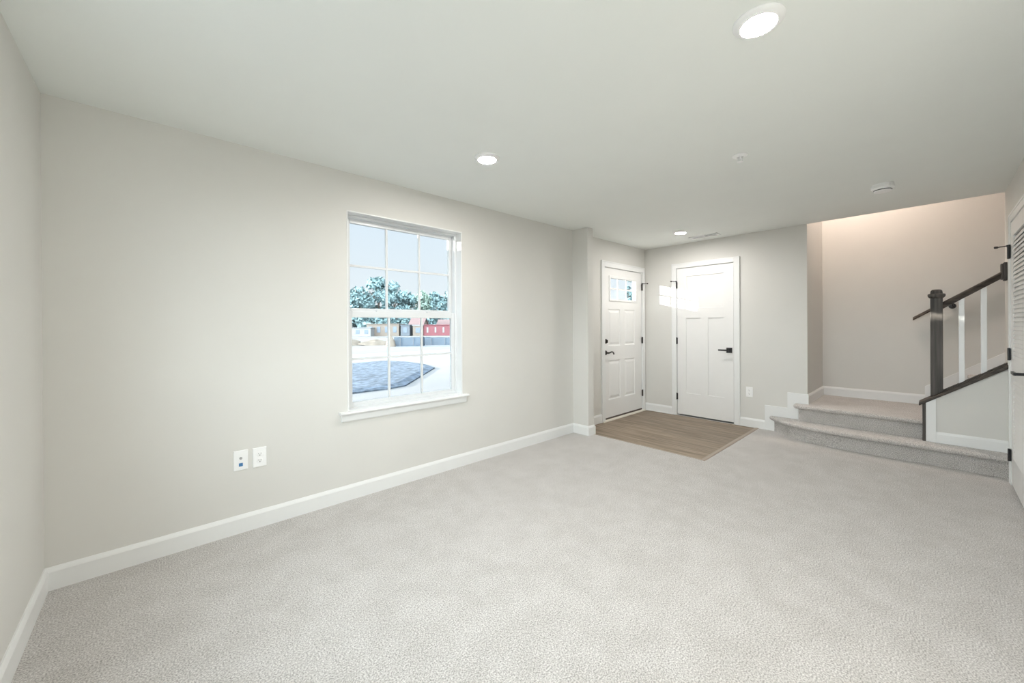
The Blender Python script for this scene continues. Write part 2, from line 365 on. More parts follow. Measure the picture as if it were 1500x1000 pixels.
# ------------------------------------------------------------------ window
win = empty('window_1', ((WX0+WX1)/2, 0, WZ0)); struct(win, 'white double-hung window with grids, six panes in each sash', 'window')
def rect_frame(mb, x0, x1, z0, z1, y0, y1, l, r, b, t):
    mb.box(x0, x0+l, y0, y1, z0, z1); mb.box(x1-r, x1, y0, y1, z0, z1)
    mb.box(x0+l, x1-r, y0, y1, z0, z0+b); mb.box(x0+l, x1-r, y0, y1, z1-t, z1); return mb
jm = MB(); rect_frame(jm, WX0, WX1, WZ0, WZ1, -0.003, 0.085, 0.010, 0.010, 0.006, 0.010); jm.build('jamb_liner', TRIM, win, bevel=0.002)
fr = MB(); rect_frame(fr, WX0+0.010, WX1-0.010, WZ0+0.006, WZ1-0.010, 0.075, 0.162, 0.020, 0.020, 0.018, 0.020)
fr.box(WX0+0.03, WX0+0.036, 0.108, 0.112, WZ0, WZ1); fr.box(WX1-0.036, WX1-0.03, 0.108, 0.112, WZ0, WZ1)
fr.build('window_frame', VINYL, win, bevel=0.002)
def sash(name, z0, z1, y0, y1, sb, stt, gz):
    x0, x1 = WX0+0.032, WX1-0.032
    s_ = MB(); rect_frame(s_, x0, x1, z0, z1, y0, y1, 0.034, 0.034, sb, stt); so_ = s_.build(name, VINYL, win, bevel=0.003)
    ym = (y0+y1)/2
    g = MB().box(x0+0.03, x1-0.03, ym-0.003, ym+0.003, z0+sb-0.005, z1-stt+0.005); g.build('glass', GLASS, so_)
    gr = MB(); gx0, gx1 = x0+0.034, x1-0.034
    for k in (1, 2):
        c = gx0+(gx1-gx0)*k/3; gr.box(c-0.0085, c+0.0085, ym-0.008, ym+0.008, z0+sb, z1-stt)
    gr.box(gx0, gx1, ym-0.0081, ym+0.0081, gz-0.0085, gz+0.0085)
    gr.build('grid', VINYL, so_)
    return so_
sash('upper_sash', 1.385, WZ1-0.028, 0.118, 0.146, 0.050, 0.034, 1.768)
ls = sash('lower_sash', WZ0+0.02, 1.412, 0.080, 0.108, 0.026, 0.050, 1.037)
lk = MB().box(1.72, 1.76, 0.082, 0.106, 1.412, 1.420); lk.box(2.18, 2.22, 0.082, 0.106, 1.412, 1.420); lk.build('sash_lock', VINYL, ls, bevel=0.002)
sl = MB(); sl.prism([(0.075, WZ0-0.018), (-0.042, WZ0-0.018), (-0.047, WZ0-0.010), (-0.044, WZ0-0.002), (-0.036, WZ0+0.002), (0.075, WZ0+0.002)], 'x', 1.393, 2.544)
sl.build('window_sill', TRIM, win)
ap = MB(); ap.prism([(0, 0.583), (-0.010, 0.583), (-0.016, 0.592), (-0.016, WZ0-0.03), (-0.022, WZ0-0.018), (0, WZ0-0.018)], 'x', 1.410, 2.532); ap.build('apron', TRIM, win)

w2 = empty('window_added', (0, (LY0+LY1)/2, LZA)); struct(w2)  # out of view, added to let more daylight in
m2 = MB()
for a in ((LY0, LY0+0.05, LZA, LZB), (LY1-0.05, LY1, LZA, LZB), (LY0, LY1, LZA, LZA+0.05), (LY0, LY1, LZB-0.05, LZB), ((LY0+LY1)/2-0.04, (LY0+LY1)/2+0.04, LZA+0.05, LZB-0.05)): m2.box(-0.14, -0.02, *a)
m2.build('window_frame', VINYL, w2, bevel=0.003)
for k in (0, 1):
    a = LY0+0.05 if k == 0 else (LY0+LY1)/2+0.04
    MB().box(-0.085, -0.079, a, a+(LY1-LY0)/2-0.09, LZA+0.05, LZB-0.05).build('glass', GLASS, w2)
MB().box(-0.05, 0.035, LY0-0.05, LY1+0.05, LZA-0.02, LZA).build('window_sill', TRIM, w2, bevel=0.003)

# ------------------------------------------------------------------ doors
def loft_panel(mb, f, u0, u1, z0, z1, prof):
    rings = []
    for ins, dep in prof:
        rings.append([f(u0+ins, dep, z0+ins), f(u1-ins, dep, z0+ins), f(u1-ins, dep, z1-ins), f(u0+ins, dep, z1-ins)])
    mb.loft(rings, cap0=False, cap1=True)
RAISED = [(0, 0), (0.010, -0.008), (0.022, -0.009), (0.050, -0.001), (0.053, -0.001)]
SHAKER = [(0, 0), (0.002, -0.009), (0.004, -0.0095)]
def door_slab(f, us, zs, holes, panels, thick, prof):
    """flat skin split round the panels, plus edges and back; f(u, depth, z), depth positive towards the room"""
    mb = MB()
    def blk(a, b, c, d):
        mb.hexa([f(a, 0, c), f(b, 0, c), f(b, -thick, c), f(a, -thick, c)], [f(a, 0, d), f(b, 0, d), f(b, -thick, d), f(a, -thick, d)])
    wall_cells(mb, us, zs, holes+panels, blk)
    for p in panels:
        loft_panel(mb, f, *p, prof)
        a, b, c, d = p
        mb.hexa([f(a, -0.018, c), f(b, -0.018, c), f(b, -thick, c), f(a, -thick, c)], [f(a, -0.018, d), f(b, -0.018, d), f(b, -thick, d), f(a, -thick, d)])
    return mb
def casing(f, u0, u1, zt, wl_, wr2, wt, name, parent, t=0.016):
    """three boards round an opening, each with a raised outer edge"""
    mb = MB()
    def brd(a, b, c, d):
        mb.hexa([f(a, 0, c), f(b, 0, c), f(b, t, c), f(a, t, c)], [f(a, 0, d), f(b, 0, d), f(b, t, d), f(a, t, d)])
    brd(u0-wl_, u0, 0, zt+wt); brd(u1, u1+wr2, 0, zt+wt); brd(u0, u1, zt, zt+wt)
    def bead(a, b, c, d):
        mb.hexa([f(a, t-0.002, c), f(b, t-0.002, c), f(b, t+0.004, c), f(a, t+0.004, c)], [f(a, t-0.002, d), f(b, t-0.002, d), f(b, t+0.004, d), f(a, t+0.004, d)])
    bead(u0-wl_, u0-wl_+0.018, 0, zt+wt); bead(u1+wr2-0.018, u1+wr2, 0, zt+wt); bead(u0-wl_+0.018, u1+wr2-0.018, zt+wt-0.018, zt+wt)
    return mb.build(name, TRIM, parent, bevel=0.0025)
def jamb(f, u0, u1, zt, depth, parent, stop=0.05):
    mb = MB()
    def brd(a, b, d0, d1, c, d):
        mb.hexa([f(a, d0, c), f(b, d0, c), f(b, d1, c), f(a, d1, c)], [f(a, d0, d), f(b, d0, d), f(b, d1, d), f(a, d1, d)])
    brd(u0-0.004, u0+0.003, 0, -depth, 0, zt); brd(u1-0.003, u1+0.004, 0, -depth, 0, zt); brd(u0-0.004, u1+0.004, 0, -depth, zt-0.003, zt+0.004)
    brd(u0, u0+0.02, -stop, -stop-0.012, 0, zt); brd(u1-0.02, u1, -stop, -stop-0.012, 0, zt); brd(u0, u1, -stop, -stop-0.012, zt-0.02, zt)
    return mb.build('jamb', TRIM, parent)
def hinge(f, u, z, parent, m, stopper=0):
    mb = MB()
    mb.hexa([f(u-0.013, 0.0, z-0.045), f(u+0.013, 0.0, z-0.045), f(u+0.013, 0.004, z-0.045), f(u-0.013, 0.004, z-0.045)],
            [f(u-0.013, 0.0, z+0.045), f(u+0.013, 0.0, z+0.045), f(u+0.013, 0.004, z+0.045), f(u-0.013, 0.004, z+0.045)])
    mb.tube([f(u, 0.010, z-0.048), f(u, 0.010, z+0.050)], 0.0075, 12)
    h = mb.build('hinge', m, parent, smooth=True)
    if stopper:
        sm = MB(); sm.tube([f(u, 0.010, z+0.052), f(u, 0.012, z+0.056), f(u+stopper*0.02, 0.03, z+0.056), f(u+stopper*0.045, 0.062, z+0.056)], 0.0045, 10)
        sm.tube([f(u+stopper*0.045, 0.062, z+0.056), f(u+stopper*0.055, 0.074, z+0.056)], [0.009, 0.010], 12)
        sm.tube([f(u, 0.010, z+0.046), f(u, 0.010, z+0.062)], 0.011, 12)
        sm.build('hinge_pin_stop', m, h, smooth=True)
    return h

# front entry door (looks along -y)
F1 = lambda u, d, z: (u, YD-d, z)
d1 = empty('door_1', ((DX0+DX1)/2, YD, 0)); struct(d1, 'white panelled front entry door with a six-pane lite at the top', 'door')
L0, L1, LZ0, LZ1 = 4.985, 5.655, 1.652, 1.945
F1s = lambda u, d, z: (u, YD+0.006-d, z)
e0, e1 = DX0+0.008, DX1-0.010
pn = [(4.938, 5.236, 1.008, 1.515), (5.348, 5.630, 1.008, 1.515), (4.938, 5.236, 0.275, 0.812), (5.348, 5.630, 0.275, 0.812)]
sm_ = door_slab(F1s, [e0, 4.938, 4.985, 5.236, 5.348, 5.630, 5.655, e1], [0.035, 0.275, 0.812, 1.008, 1.515, LZ0, LZ1, DZ1-0.006], [(L0, L1, LZ0, LZ1)], pn, 0.044, RAISED)
slab1 = sm_.build('door_slab', DOORM, d1)
lf = MB()
def f1box(mb, a, b, c, d, y0, y1): mb.box(a, b, YD+0.006-y0, YD+0.006-y1, c, d)
for a, b, c, d in ((L0-0.028, L0+0.004, LZ0-0.028, LZ1+0.028), (L1-0.004, L1+0.028, LZ0-0.028, LZ1+0.028), (L0, L1, LZ1-0.004, LZ1+0.028), (L0, L1, LZ0-0.028, LZ0+0.004)): f1box(lf, a, b, c, d, -0.05, 0.010)
for k in (1, 2): 
    c = L0+(L1-L0)*k/3; f1box(lf, c-0.011, c+0.011, LZ0, LZ1, -0.026, -0.016)
zc = (LZ0+LZ1)/2; f1box(lf, L0, L1, zc-0.011, zc+0.011, -0.0261, -0.0161)
lfo = lf.build('lite_frame', DOORM, slab1, bevel=0.003)
MB().box(L0, L1, YD+0.024, YD+0.030, LZ0, LZ1).build('glass', GLASS, lfo)
jamb(F1, DX0, DX1, DZ1, 0.14, d1, 0.055)
casing(F1, DX0, DX1, DZ1, 0.076, 0.056, 0.078, 'casing', d1)
MB().box(e0+0.004, e1-0.004, YD+0.002, YD+0.03, 0.016, 0.038).build('door_sweep', SWEEP_SHADE, d1)
th = MB(); th.prism([(YD+0.14, -0.004), (YD-0.030, -0.004), (YD-0.026, 0.010), (YD+0.0, 0.017), (YD+0.14, 0.017)], 'x', DX0-0.06, XF-BT); th.build('threshold', CREAM, d1)
for k, z in enumerate((1.862, 1.064, 0.268)): hinge(F1, 5.826, z, d1, BRONZE, stopper=1 if k == 0 else 0)
db = MB().lathe((4.870, YD+0.006, 1.076), [(0.0, -0.020), (0.024, -0.020), (0.032, -0.010), (0.033, 0.0)], 28, 'y', cap0=False)
db.box(4.866, 4.874, YD-0.03, YD-0.012, 1.058, 1.094); db.build('deadbolt', BRONZE, d1, smooth=True)
lv = MB().lathe((4.870, YD+0.006, 0.921), [(0.0, -0.014), (0.022, -0.014), (0.031, -0.007), (0.032, 0.0)], 28, 'y', cap0=False)
lv.tube([(4.870, YD-0.005, 0.921), (4.870, YD-0.045, 0.921), (4.885, YD-0.055, 0.925), (4.915, YD-0.057, 0.934), (4.948, YD-0.055, 0.932), (4.975, YD-0.050, 0.917), (4.988, YD-0.047, 0.899)],
        [0.012, 0.011, 0.010, 0.009, 0.009, 0.009, 0.010], 12)
lv.build('lever_handle', BRONZE, d1, smooth=True)

# closet door (looks along -x), u runs towards the right of the picture
F2 = lambda u, d, z: (XF-d, -u, z)
d2 = empty('door_2', (XF, (CY0+CY1)/2, 0)); struct(d2, 'white three-panel closet door with black lever handle', 'door')
F2s = lambda u, d, z: (XF+0.004-d, -u, z)
q0, q1 = 0.470, 1.204
pn2 = [(0.602, 1.089, 1.525, 1.975), (0.594, 0.790, 0.328, 1.387), (0.888, 1.089, 0.328, 1.387)]
s2 = door_slab(F2s, [q0, 0.594, 0.602, 0.790, 0.888, 1.089, q1], [0.022, 0.328, 1.387, 1.525, 1.975, CZ1-0.007], [], pn2, 0.036, SHAKER)
s2.build('door_slab', DOORM, d2)
jamb(F2, -CY0, -CY1, CZ1, 0.115, d2, 0.045)
casing(F2, -CY0, -CY1, CZ1, 0.066, 0.070, 0.066, 'casing', d2)
for k, z in enumerate((1.858, 1.064, 0.271)): hinge(F2, 0.464, z, d2, BLACK, stopper=-1 if k == 0 else 0)
rs = MB().box(XF+0.004, XF-0.008, -1.120, -1.188, 0.921, 0.989); r2o = rs.build('handle_rose', BLACK, d2, bevel=0.002)
lv2 = MB().tube([(XF-0.006, -1.154, 0.957), (XF-0.050, -1.154, 0.957)], 0.010, 12); lv2.box(XF-0.046, XF-0.058, -1.166, -1.036, 0.947, 0.967)
lv2.build('lever_handle', BLACK, d2, bevel=0.002)
MB().box(XF+0.002, XF-0.0015, -1.2085, -1.2165, 0.925, 0.985).build('strike_plate', SPRING, d2)
MB().box(XF+0.012, XF+0.03, -0.470, -1.204, -0.004, 0.0).build('painted_gap_shadow', SWEEP_SHADE, d2)  # dark strip stands in for the shade under the closet door

# louvred door on the right wall (looks along +y)
F3 = lambda u, d, z: (u, YR+d, z)
d3 = empty('door_3', ((RX0+RX1)/2, YR, 0)); struct(d3, 'white louvred closet door with black hinges on the right wall', 'door')
F3s = lambda u, d, z: (u, YR+0.012+d, z)
g0, g1 = RX0+0.004, RX1-0.005
lz = [(g0+0.105, g1-0.105, 0.240, 0.850), (g0+0.105, g1-0.105, 1.010, 1.965)]
s3 = MB()
def blk3(a, b, c, d): s3.box(a, b, YR+0.012, YR-0.022, c, d)
wall_cells(s3, [g0, g0+0.105, g1-0.105, g1], [0.014, 0.24, 0.85, 1.01, 1.965, RZ1-0.006], lz, blk3)
sl3 = s3.build('door_slab', DOORM, d3, bevel=0.003)
for a, b, c, d in lz:
    lm = MB(); z = c+0.012
    while z < d-0.005:
        lm.hexa([(a, YR+0.010, z-0.018), (b, YR+0.010, z-0.018), (b, YR-0.004, z+0.018), (a, YR-0.004, z+0.018)],
                [(a, YR+0.0125, z-0.012), (b, YR+0.0125, z-0.012), (b, YR-0.001, z+0.024), (a, YR-0.001, z+0.024)])
        z += 0.0325
    lm.build('louver_panel', DOORM, sl3)
jamb(F3, RX0, RX1, RZ1, 0.115, d3, 0.04)
casing(F3, RX0, RX1, RZ1, 0.066, 0.066, 0.066, 'casing', d3)
for k, z in enumerate((1.845, 1.040, 0.240)): hinge(lambda u, d, zz: (u, YR+0.014+d, zz), 5.392, z, d3, BLACK, stopper=1 if k == 0 else 0)
MB().box(4.595, 4.663, YR+0.010, YR+0.021, 0.912, 0.980).build('handle_rose', BLACK, d3, bevel=0.002)
lv3 = MB().tube([(4.629, YR+0.018, 0.946), (4.629, YR+0.062, 0.946)], 0.010, 12); lv3.box(4.617, 4.745, YR+0.056, YR+0.070, 0.936, 0.956)
lv3.build('lever_handle', BLACK, d3, bevel=0.002)

# ------------------------------------------------------------------ stairs
stairs = empty('staircase', (5.9, -2.5, 0)); tag(stairs, 'grey-beige carpeted staircase with two wide steps up to a landing', 'staircase')
def offset_poly(pts, d):
    """push an open chain to its left by d"""
    res = []
    for i, p in enumerate(pts):
        a = Vector(pts[max(i-1, 0)]); b = Vector(pts[min(i+1, len(pts)-1)]); t_ = (b-a).normalized()
        n_ = Vector((-t_.y, t_.x)); res.append((p[0]-n_.x*d, p[1]-n_.y*d))
    return res
def nosed_step(name, front, back, z0, z1, ov=0.055, tk=0.044):
    """front: open chain of the riser foot, back: points closing the outline behind it"""
    rb = MB(); rb.prism(front+back, 'z', z0, z1-0.01); st_ = rb.build(name, CARPET, stairs)
    mb = MB(); rings = []; cx_ = tk/2; 
    for k in range(9):
        a = -math.pi/2+math.pi*k/8
        rings.append((ov-cx_+cx_*math.cos(a), z1-tk/2+tk/2*math.sin(a)))
    lay = [[(p[0], p[1], z) for p in offset_poly(front, d)+back] for d, z in [(0.0, z1-tk)]+rings]
    mb.loft(lay); mb.build('tread', CARPET, st_, smooth=True)
    return st_
ch = []
P0, P1, P2, P3 = Vector((5.917, -1.655)), Vector((5.70, -1.78)), Vector((5.59, -1.95)), Vector((5.585, -2.35))
for k in range(13):
    t_ = k/12; ch.append(tuple((1-t_)**3*P0+3*(1-t_)**2*t_*P1+3*(1-t_)*t_*t_*P2+t_**3*P3))
ch += [(5.585, -2.8), (5.585, YR+0.002)]
ch = [(p[0]-(0.018 if i == 0 else 0), p[1]) for i, p in enumerate(ch)]
nosed_step('bottom_step', ch, [(XF-0.0, YR+0.002), (XF-0.0, YT), (XF-0.018, YT)], 0.0, 0.185)
f2 = [(XF-0.018, -1.905), (5.84, -1.905), (5.822, -1.912), (5.815, -1.93), (5.815, -2.3), (5.815, -2.884)]
nosed_step('landing_step', f2, [(5.845, -2.884), (5.845, -2.98), (XE-0.0, -2.98), (XE-0.0, YT), (XF-0.018, YT)], 0.185, LZ, ov=0.05)
for k in range(13):
    y0 = -2.98-0.255*k; z0 = LZ+0.185*k; z1 = z0+0.185
    if z1 > 2.78: break
    mb = MB(); mb.box(5.845 if y0 > YR else XF, XE, y0, y0-0.26 if z1 < 2.7 else -6.6, z0-0.05, z1)
    mb.prism([(y0+0.03, z1-0.034), (y0, z1-0.034), (y0, z1), (y0+0.02, z1), (y0+0.03, z1-0.01)], 'x', 5.845 if y0 > YR else XF, XE)
    mb.build('upper_step', CARPET, stairs)

# knee wall beside the upper flight, with dark cap, white stile and base
KX0, KX1, KY = 5.727, 5.842, -2.906
zb = lambda y: 0.596+0.734*(-2.972-y)
kw = MB(); kw.prism([(KY, 0.185), (KY, zb(KY)), (YR, zb(YR)), (YR, 0.185)], 'x', KX0, KX1)
kwo = struct(kw.build('wall_knee', WALL), 'low sloped wall under the stair railing', 'wall')
cp = MB(); cp.prism([(-2.862, zb(-2.862)-0.002), (-2.862, zb(-2.862)+0.028), (YR+0.0, zb(YR)+0.036), (YR+0.0, zb(YR))], 'x', KX0-0.026, KX1+0.02)
cp.build('cap', DWY, kwo, bevel=0.006)
fi = MB(); fi.prism([(-2.95, zb(-2.95)+0.028), (-2.95, zb(-2.95)+0.042), (YR, zb(YR)+0.05), (YR, zb(YR)+0.034)], 'x', 5.762, 5.808); fi.build('fillet', DWY, kwo)
MB().box(KX0-0.012, KX1+0.004, KY, KY+0.021, 0.186, zb(KY)).build('end_trim', DWZ, kwo, bevel=0.002)
stl = MB(); stl.prism([(KY-0.002, 0.186), (KY-0.002, zb(KY)-0.002), (-2.972, zb(-2.972)-0.002), (-2.972, 0.186)], 'x', KX0-0.013, KX0); stl.build('stile', TRIM, kwo, bevel=0.002)
kb = MB(); kb.prism([(0, 0)], 'x', 0, 0) if False else None
baseboard('knee_baseboard', (KX0, -2.972), (KX0, YR+0.0), (-1, 0), z=0.186, h=0.100, parent=kwo)
kb.bm.free()

rail = empty('stair_railing', (5.785, -2.977, 0.62)); tag(rail, 'dark oak stair railing with square newel post and white balusters', 'railing')
NX, NY = 5.785, -2.977
nw = MB(); nw.prism([(NY+0.040, zb(NY+0.04)+0.030), (NY-0.040, zb(NY-0.04)+0.030), (NY-0.040, 1.53), (NY+0.040, 1.53)], 'x', NX-0.040, NX+0.040)
nwo = nw.build('newel_post', DWZ, rail, bevel=0.004)
def sq(c, h, z): return [(c[0]-h, c[1]-h, z), (c[0]+h, c[1]-h, z), (c[0]+h, c[1]+h, z), (c[0]-h, c[1]+h, z)]
MB().loft([sq((NX, NY), h, z) for h, z in ((0.040, 1.524), (0.048, 1.530), (0.056, 1.540), (0.057, 1.556), (0.053, 1.562), (0.040, 1.566), (0.037, 1.590), (0.028, 1.602), (0.010, 1.606))]).build('newel_cap', DWZ, nwo)
zr = lambda y: 1.486+0.732*(-3.018-y)      # top of the hand rail
hr = MB(); prof = [(-0.028, -0.030), (-0.032, -0.018), (-0.027, -0.006), (-0.015, 0.0), (0.015, 0.0), (0.027, -0.006), (0.032, -0.018), (0.028, -0.030), (0.022, -0.052), (0.022, -0.062), (-0.022, -0.062), (-0.022, -0.052)]
hr.loft([[(NX+a, y, zr(y)+b) for a, b in prof] for y in (-3.014, YR+0.03)]); hr.build('hand_rail', DWY, rail, smooth=True)
for yc in (-3.130, -3.258):
    b_ = MB(); b_.prism([(yc+0.0175, zb(yc+0.0175)+0.034), (yc-0.0175, zb(yc-0.0175)+0.034), (yc-0.0175, zr(yc-0.0175)-0.058), (yc+0.0175, zr(yc+0.0175)-0.058)], 'x', NX-0.0175, NX+0.0175)
    b_.build('baluster', TRIM, rail, bevel=0.002)
ro = MB().box(NX-0.040, NX+0.040, YR, YR+0.020, 1.652, 1.808); ro.box(NX-0.032, NX+0.032, YR+0.019, YR+0.034, 1.662, 1.798); ro.build('rosette', DWZ, rail, bevel=0.004)

wr2_ = empty('wall_handrail', (6.77, -3.0, 1.4)); tag(wr2_, 'dark wooden handrail fixed to the stairwell wall behind the newel post', 'handrail')
zw = lambda y: 1.350+0.715*(-2.800-y)
h2 = MB(); pr2 = [(-0.020, -0.026), (-0.024, -0.012), (-0.016, 0.006), (0, 0.012), (0.016, 0.006), (0.024, -0.012), (0.020, -0.026)]
h2.loft([[(6.765+a, y, zw(y)+b) for a, b in pr2] for y in (-2.800, -6.2)]); h2.build('hand_rail', DWY, wr2_, smooth=True)
for y in (-3.10, -4.4, -5.7):
    b_ = MB().tube([(6.765, y, zw(y)-0.022), (6.765, y, zw(y)-0.06), (6.79, y, zw(y)-0.085), (XE-0.002, y, zw(y)-0.085)], 0.007, 10); b_.lathe((XE-0.001, y, zw(y)-0.085), [(0.0, -0.010), (0.026, -0.008), (0.03, 0.0)], 20, 'x', cap0=False)
    b_.build('bracket', BLACK, wr2_, smooth=True)

# ------------------------------------------------------------------ ceiling fixtures
def can_light(c, label, group, lens=LENS, z=H, rr=0.086):
    e = empty('recessed_light', (c[0], c[1], z)); tag(e, label, 'ceiling light', group)
    mb = MB(); mb.lathe((c[0], c[1], z), [(rr, 0.0), (rr, -0.004), (rr*0.97, -0.007), (rr*0.76, -0.018), (rr*0.72, -0.019), (rr*0.69, -0.017)], 48, cap0=False, cap1=False); mb.build('trim_ring', PLASTIC, e, smooth=True)
    l = MB(); l.lathe((c[0], c[1], z), [(rr*0.70, -0.0165), (rr*0.70, -0.017)], 48, cap0=False); l.build('lens', lens, e)
    l = MB(); l.lathe((c[0], c[1], z), [(rr*0.60, -0.0172), (rr*0.615, -0.0182), (rr*0.63, -0.0172)], 48, cap0=False, cap1=False); l.build('lens_ring', PLASTIC, e)
    return e
can_light((2.103, -2.505), 'largest recessed ceiling light, at the top edge of the photo', 'recessed ceiling lights')
can_light((2.084, -0.888), 'lit recessed ceiling light near the window', 'recessed ceiling lights')
can_light((5.186, -0.845), 'lit recessed ceiling light above the entry floor next to the air vent', 'recessed ceiling lights')
can_light((6.20, -2.25), 'lit recessed light in the ceiling above the stair landing', None, LENSW, 3.7, 0.12)

vt = empty('ceiling_vent', (5.64, -0.965, H)); tag(vt, 'white rectangular air vent in the ceiling above the closet door', 'vent')
VX, VY, VA, VB = 5.640, -0.955, 0.075, 0.175
vf = MB(); rect_frame_pts = None
for a in ((VX-VA, VX+VA, VY-VB, VY-VB+0.028), (VX-VA, VX+VA, VY+VB-0.028, VY+VB), (VX-VA, VX-VA+0.022, VY-VB, VY+VB), (VX+VA-0.022, VX+VA, VY-VB, VY+VB)): vf.box(*a, H, H-0.007)
vf.box(VX-VA, VX+VA, VY-0.006, VY+0.006, H-0.001, H-0.007)
vf.build('vent_frame', PLASTIC, vt, bevel=0.002)
MB().box(VX-VA+0.02, VX+VA-0.02, VY-VB+0.02, VY, H-0.0005, H-0.002).build('vent_throat', SLOT, vt)
MB().box(VX-VA+0.02, VX+VA-0.02, VY, VY+VB-0.02, H-0.0005, H-0.004).build('vent_damper', PLASTIC, vt)
vs = MB()
for k in range(5):
    x = VX-VA+0.034+k*0.0205
    for (ya, yb, tl) in ((VY-VB+0.026, VY-0.006, 0.001), (VY+0.006, VY+VB-0.026, -0.009)):
        if tl > 0 and k % 2 == 0: continue
        vs.hexa([(x, ya, H-0.002), (x+0.002, ya, H-0.002), (x+0.002, yb, H-0.002), (x, yb, H-0.002)], [(x+tl, ya, H-0.010), (x+tl+0.002, ya, H-0.010), (x+tl+0.002, yb, H-0.010), (x+tl, yb, H-0.010)])
vs.build('vent_slats', PLASTIC, vt)

sp = empty('fire_sprinkler', (3.35, -2.064, H)); tag(sp, 'small white fire sprinkler head in the middle of the ceiling', 'sprinkler')
e_ = MB(); e_.lathe((3.35, -2.064, H), [(0.046, 0.0), (0.046, -0.003), (0.034, -0.010), (0.020, -0.012), (0.018, -0.004)], 32, cap0=False); e_.build('escutcheon', PLASTIC, sp, smooth=True)
e_ = MB(); e_.tube([(3.35, -2.064, H-0.003), (3.35, -2.064, H-0.026)], 0.008, 12)
for s_ in (-1, 1): e_.tube([(3.35, -2.064+s_*0.009, H-0.012), (3.35, -2.064+s_*0.016, H-0.024), (3.35, -2.064+s_*0.006, H-0.040)], 0.003, 8)
e_.build('sprinkler_body', PLASTIC, sp, smooth=True)
e_ = MB(); e_.lathe((3.35, -2.064, H-0.040), [(0.018, 0.0), (0.019, -0.003), (0.006, -0.005)], 24); e_.build('deflector', PLASTIC, sp, smooth=True)

SDX, SDY = 4.845, -2.675
sdt = empty('smoke_detector', (SDX, SDY, H)); tag(sdt, 'round white smoke detector on the ceiling near the stairs', 'smoke detector')
e_ = MB(); e_.lathe((SDX, SDY, H), [(0.068, 0.0), (0.068, -0.012), (0.073, -0.015), (0.073, -0.034), (0.064, -0.046)], 48, cap0=False); e_.build('detector_body', PLASTIC, sdt, smooth=True)
e_ = MB(); e_.lathe((SDX, SDY, H), [(0.063, -0.040), (0.058, -0.046), (0.055, -0.052)], 48); e_.build('sensing_slot', DARKSLOT, sdt, smooth=True)
e_ = MB(); e_.lathe((SDX, SDY, H), [(0.052, -0.046), (0.058, -0.053), (0.054, -0.059), (0.030, -0.063), (0.0005, -0.064)], 48); e_.build('detector_cover', PLASTIC, sdt, smooth=True)

# ------------------------------------------------------------------ wall plates
def plate(name, f, w_, h_, label, cat, group=None, loc=(0, 0, 0)):
    e = empty(name, loc); tag(e, label, cat, group)
    mb = MB(); mb.loft([[f(a*w_/2*k, d, b*h_/2*k2) for a, b in ((-1, -1), (1, -1), (1, 1), (-1, 1))] for d, k, k2 in ((0, 1, 1), (0.003, 1, 1), (0.006, 0.92, 0.955))]); mb.build('cover_plate', PLASTIC, e)
    return e
def fb(mb, f, a, b, c, d, d0, d1): 
    mb.hexa([f(a, d0, c), f(b, d0, c), f(b, d1, c), f(a, d1, c)], [f(a, d0, d), f(b, d0, d), f(b, d1, d), f(a, d1, d)])
def outlet(f, label, loc):
    e = plate('power_outlet', f, 0.076, 0.124, label, 'outlet', 'wall outlets', loc)
    for s_ in (1, -1):
        zc_ = s_*0.021
        rc = MB(); rc.loft([[f(0.0165*math.cos(a), d, zc_+max(-0.0135, min(0.0135, 0.017*math.sin(a)))) for a in [2*math.pi*i/28 for i in range(28)]] for d in (0.005, 0.0078)])
        ro_ = rc.build('receptacle', PLASTIC, e, bevel=0.001)
        s = MB(); fb(s, f, -0.0072, -0.0052, zc_-0.001, zc_+0.008, 0.0076, 0.0082); fb(s, f, 0.0052, 0.0072, zc_-0.001, zc_+0.007, 0.0076, 0.0082); fb(s, f, -0.0026, 0.0026, zc_-0.0098, zc_-0.0050, 0.0076, 0.0082)
        s.build('slots', SLOT, ro_)
    return e
fa = lambda x, z: (lambda u, d, zz: (x+u, -d, z+zz))
oa = outlet(fa(0.898, 0.451), 'white power outlet on the window wall, right of the data plate', (0.898, 0, 0.451))
dp = plate('data_plate', fa(0.797, 0.453), 0.076, 0.124, 'white wall plate with a blue data jack under a grey coax socket', 'wall plate', None, (0.797, 0, 0.453))
f_ = fa(0.797, 0.453)
s = MB(); fb(s, f_, -0.009, 0.009, 0.028, 0.046, 0.005, 0.0075); s.build('blank_insert', PLASTIC, dp)
s = MB(); s.lathe((0.797, -0.005, 0.4665), [(0.008, 0.0), (0.008, -0.004), (0.0055, -0.004), (0.0055, -0.011), (0.0015, -0.011)], 20, 'y'); s.build('coax_socket', SPRING, dp, smooth=True)
s = MB(); fb(s, f_, -0.0105, 0.0105, -0.037, -0.016, 0.005, 0.009); s.build('data_jack', BLUE, dp, bevel=0.002)
fc = lambda u, d, zz: (XF-d, -1.385-u, 0.440+zz)
outlet(fc, 'white power outlet on the closet wall, between closet door and steps', (XF, -1.385, 0.440))

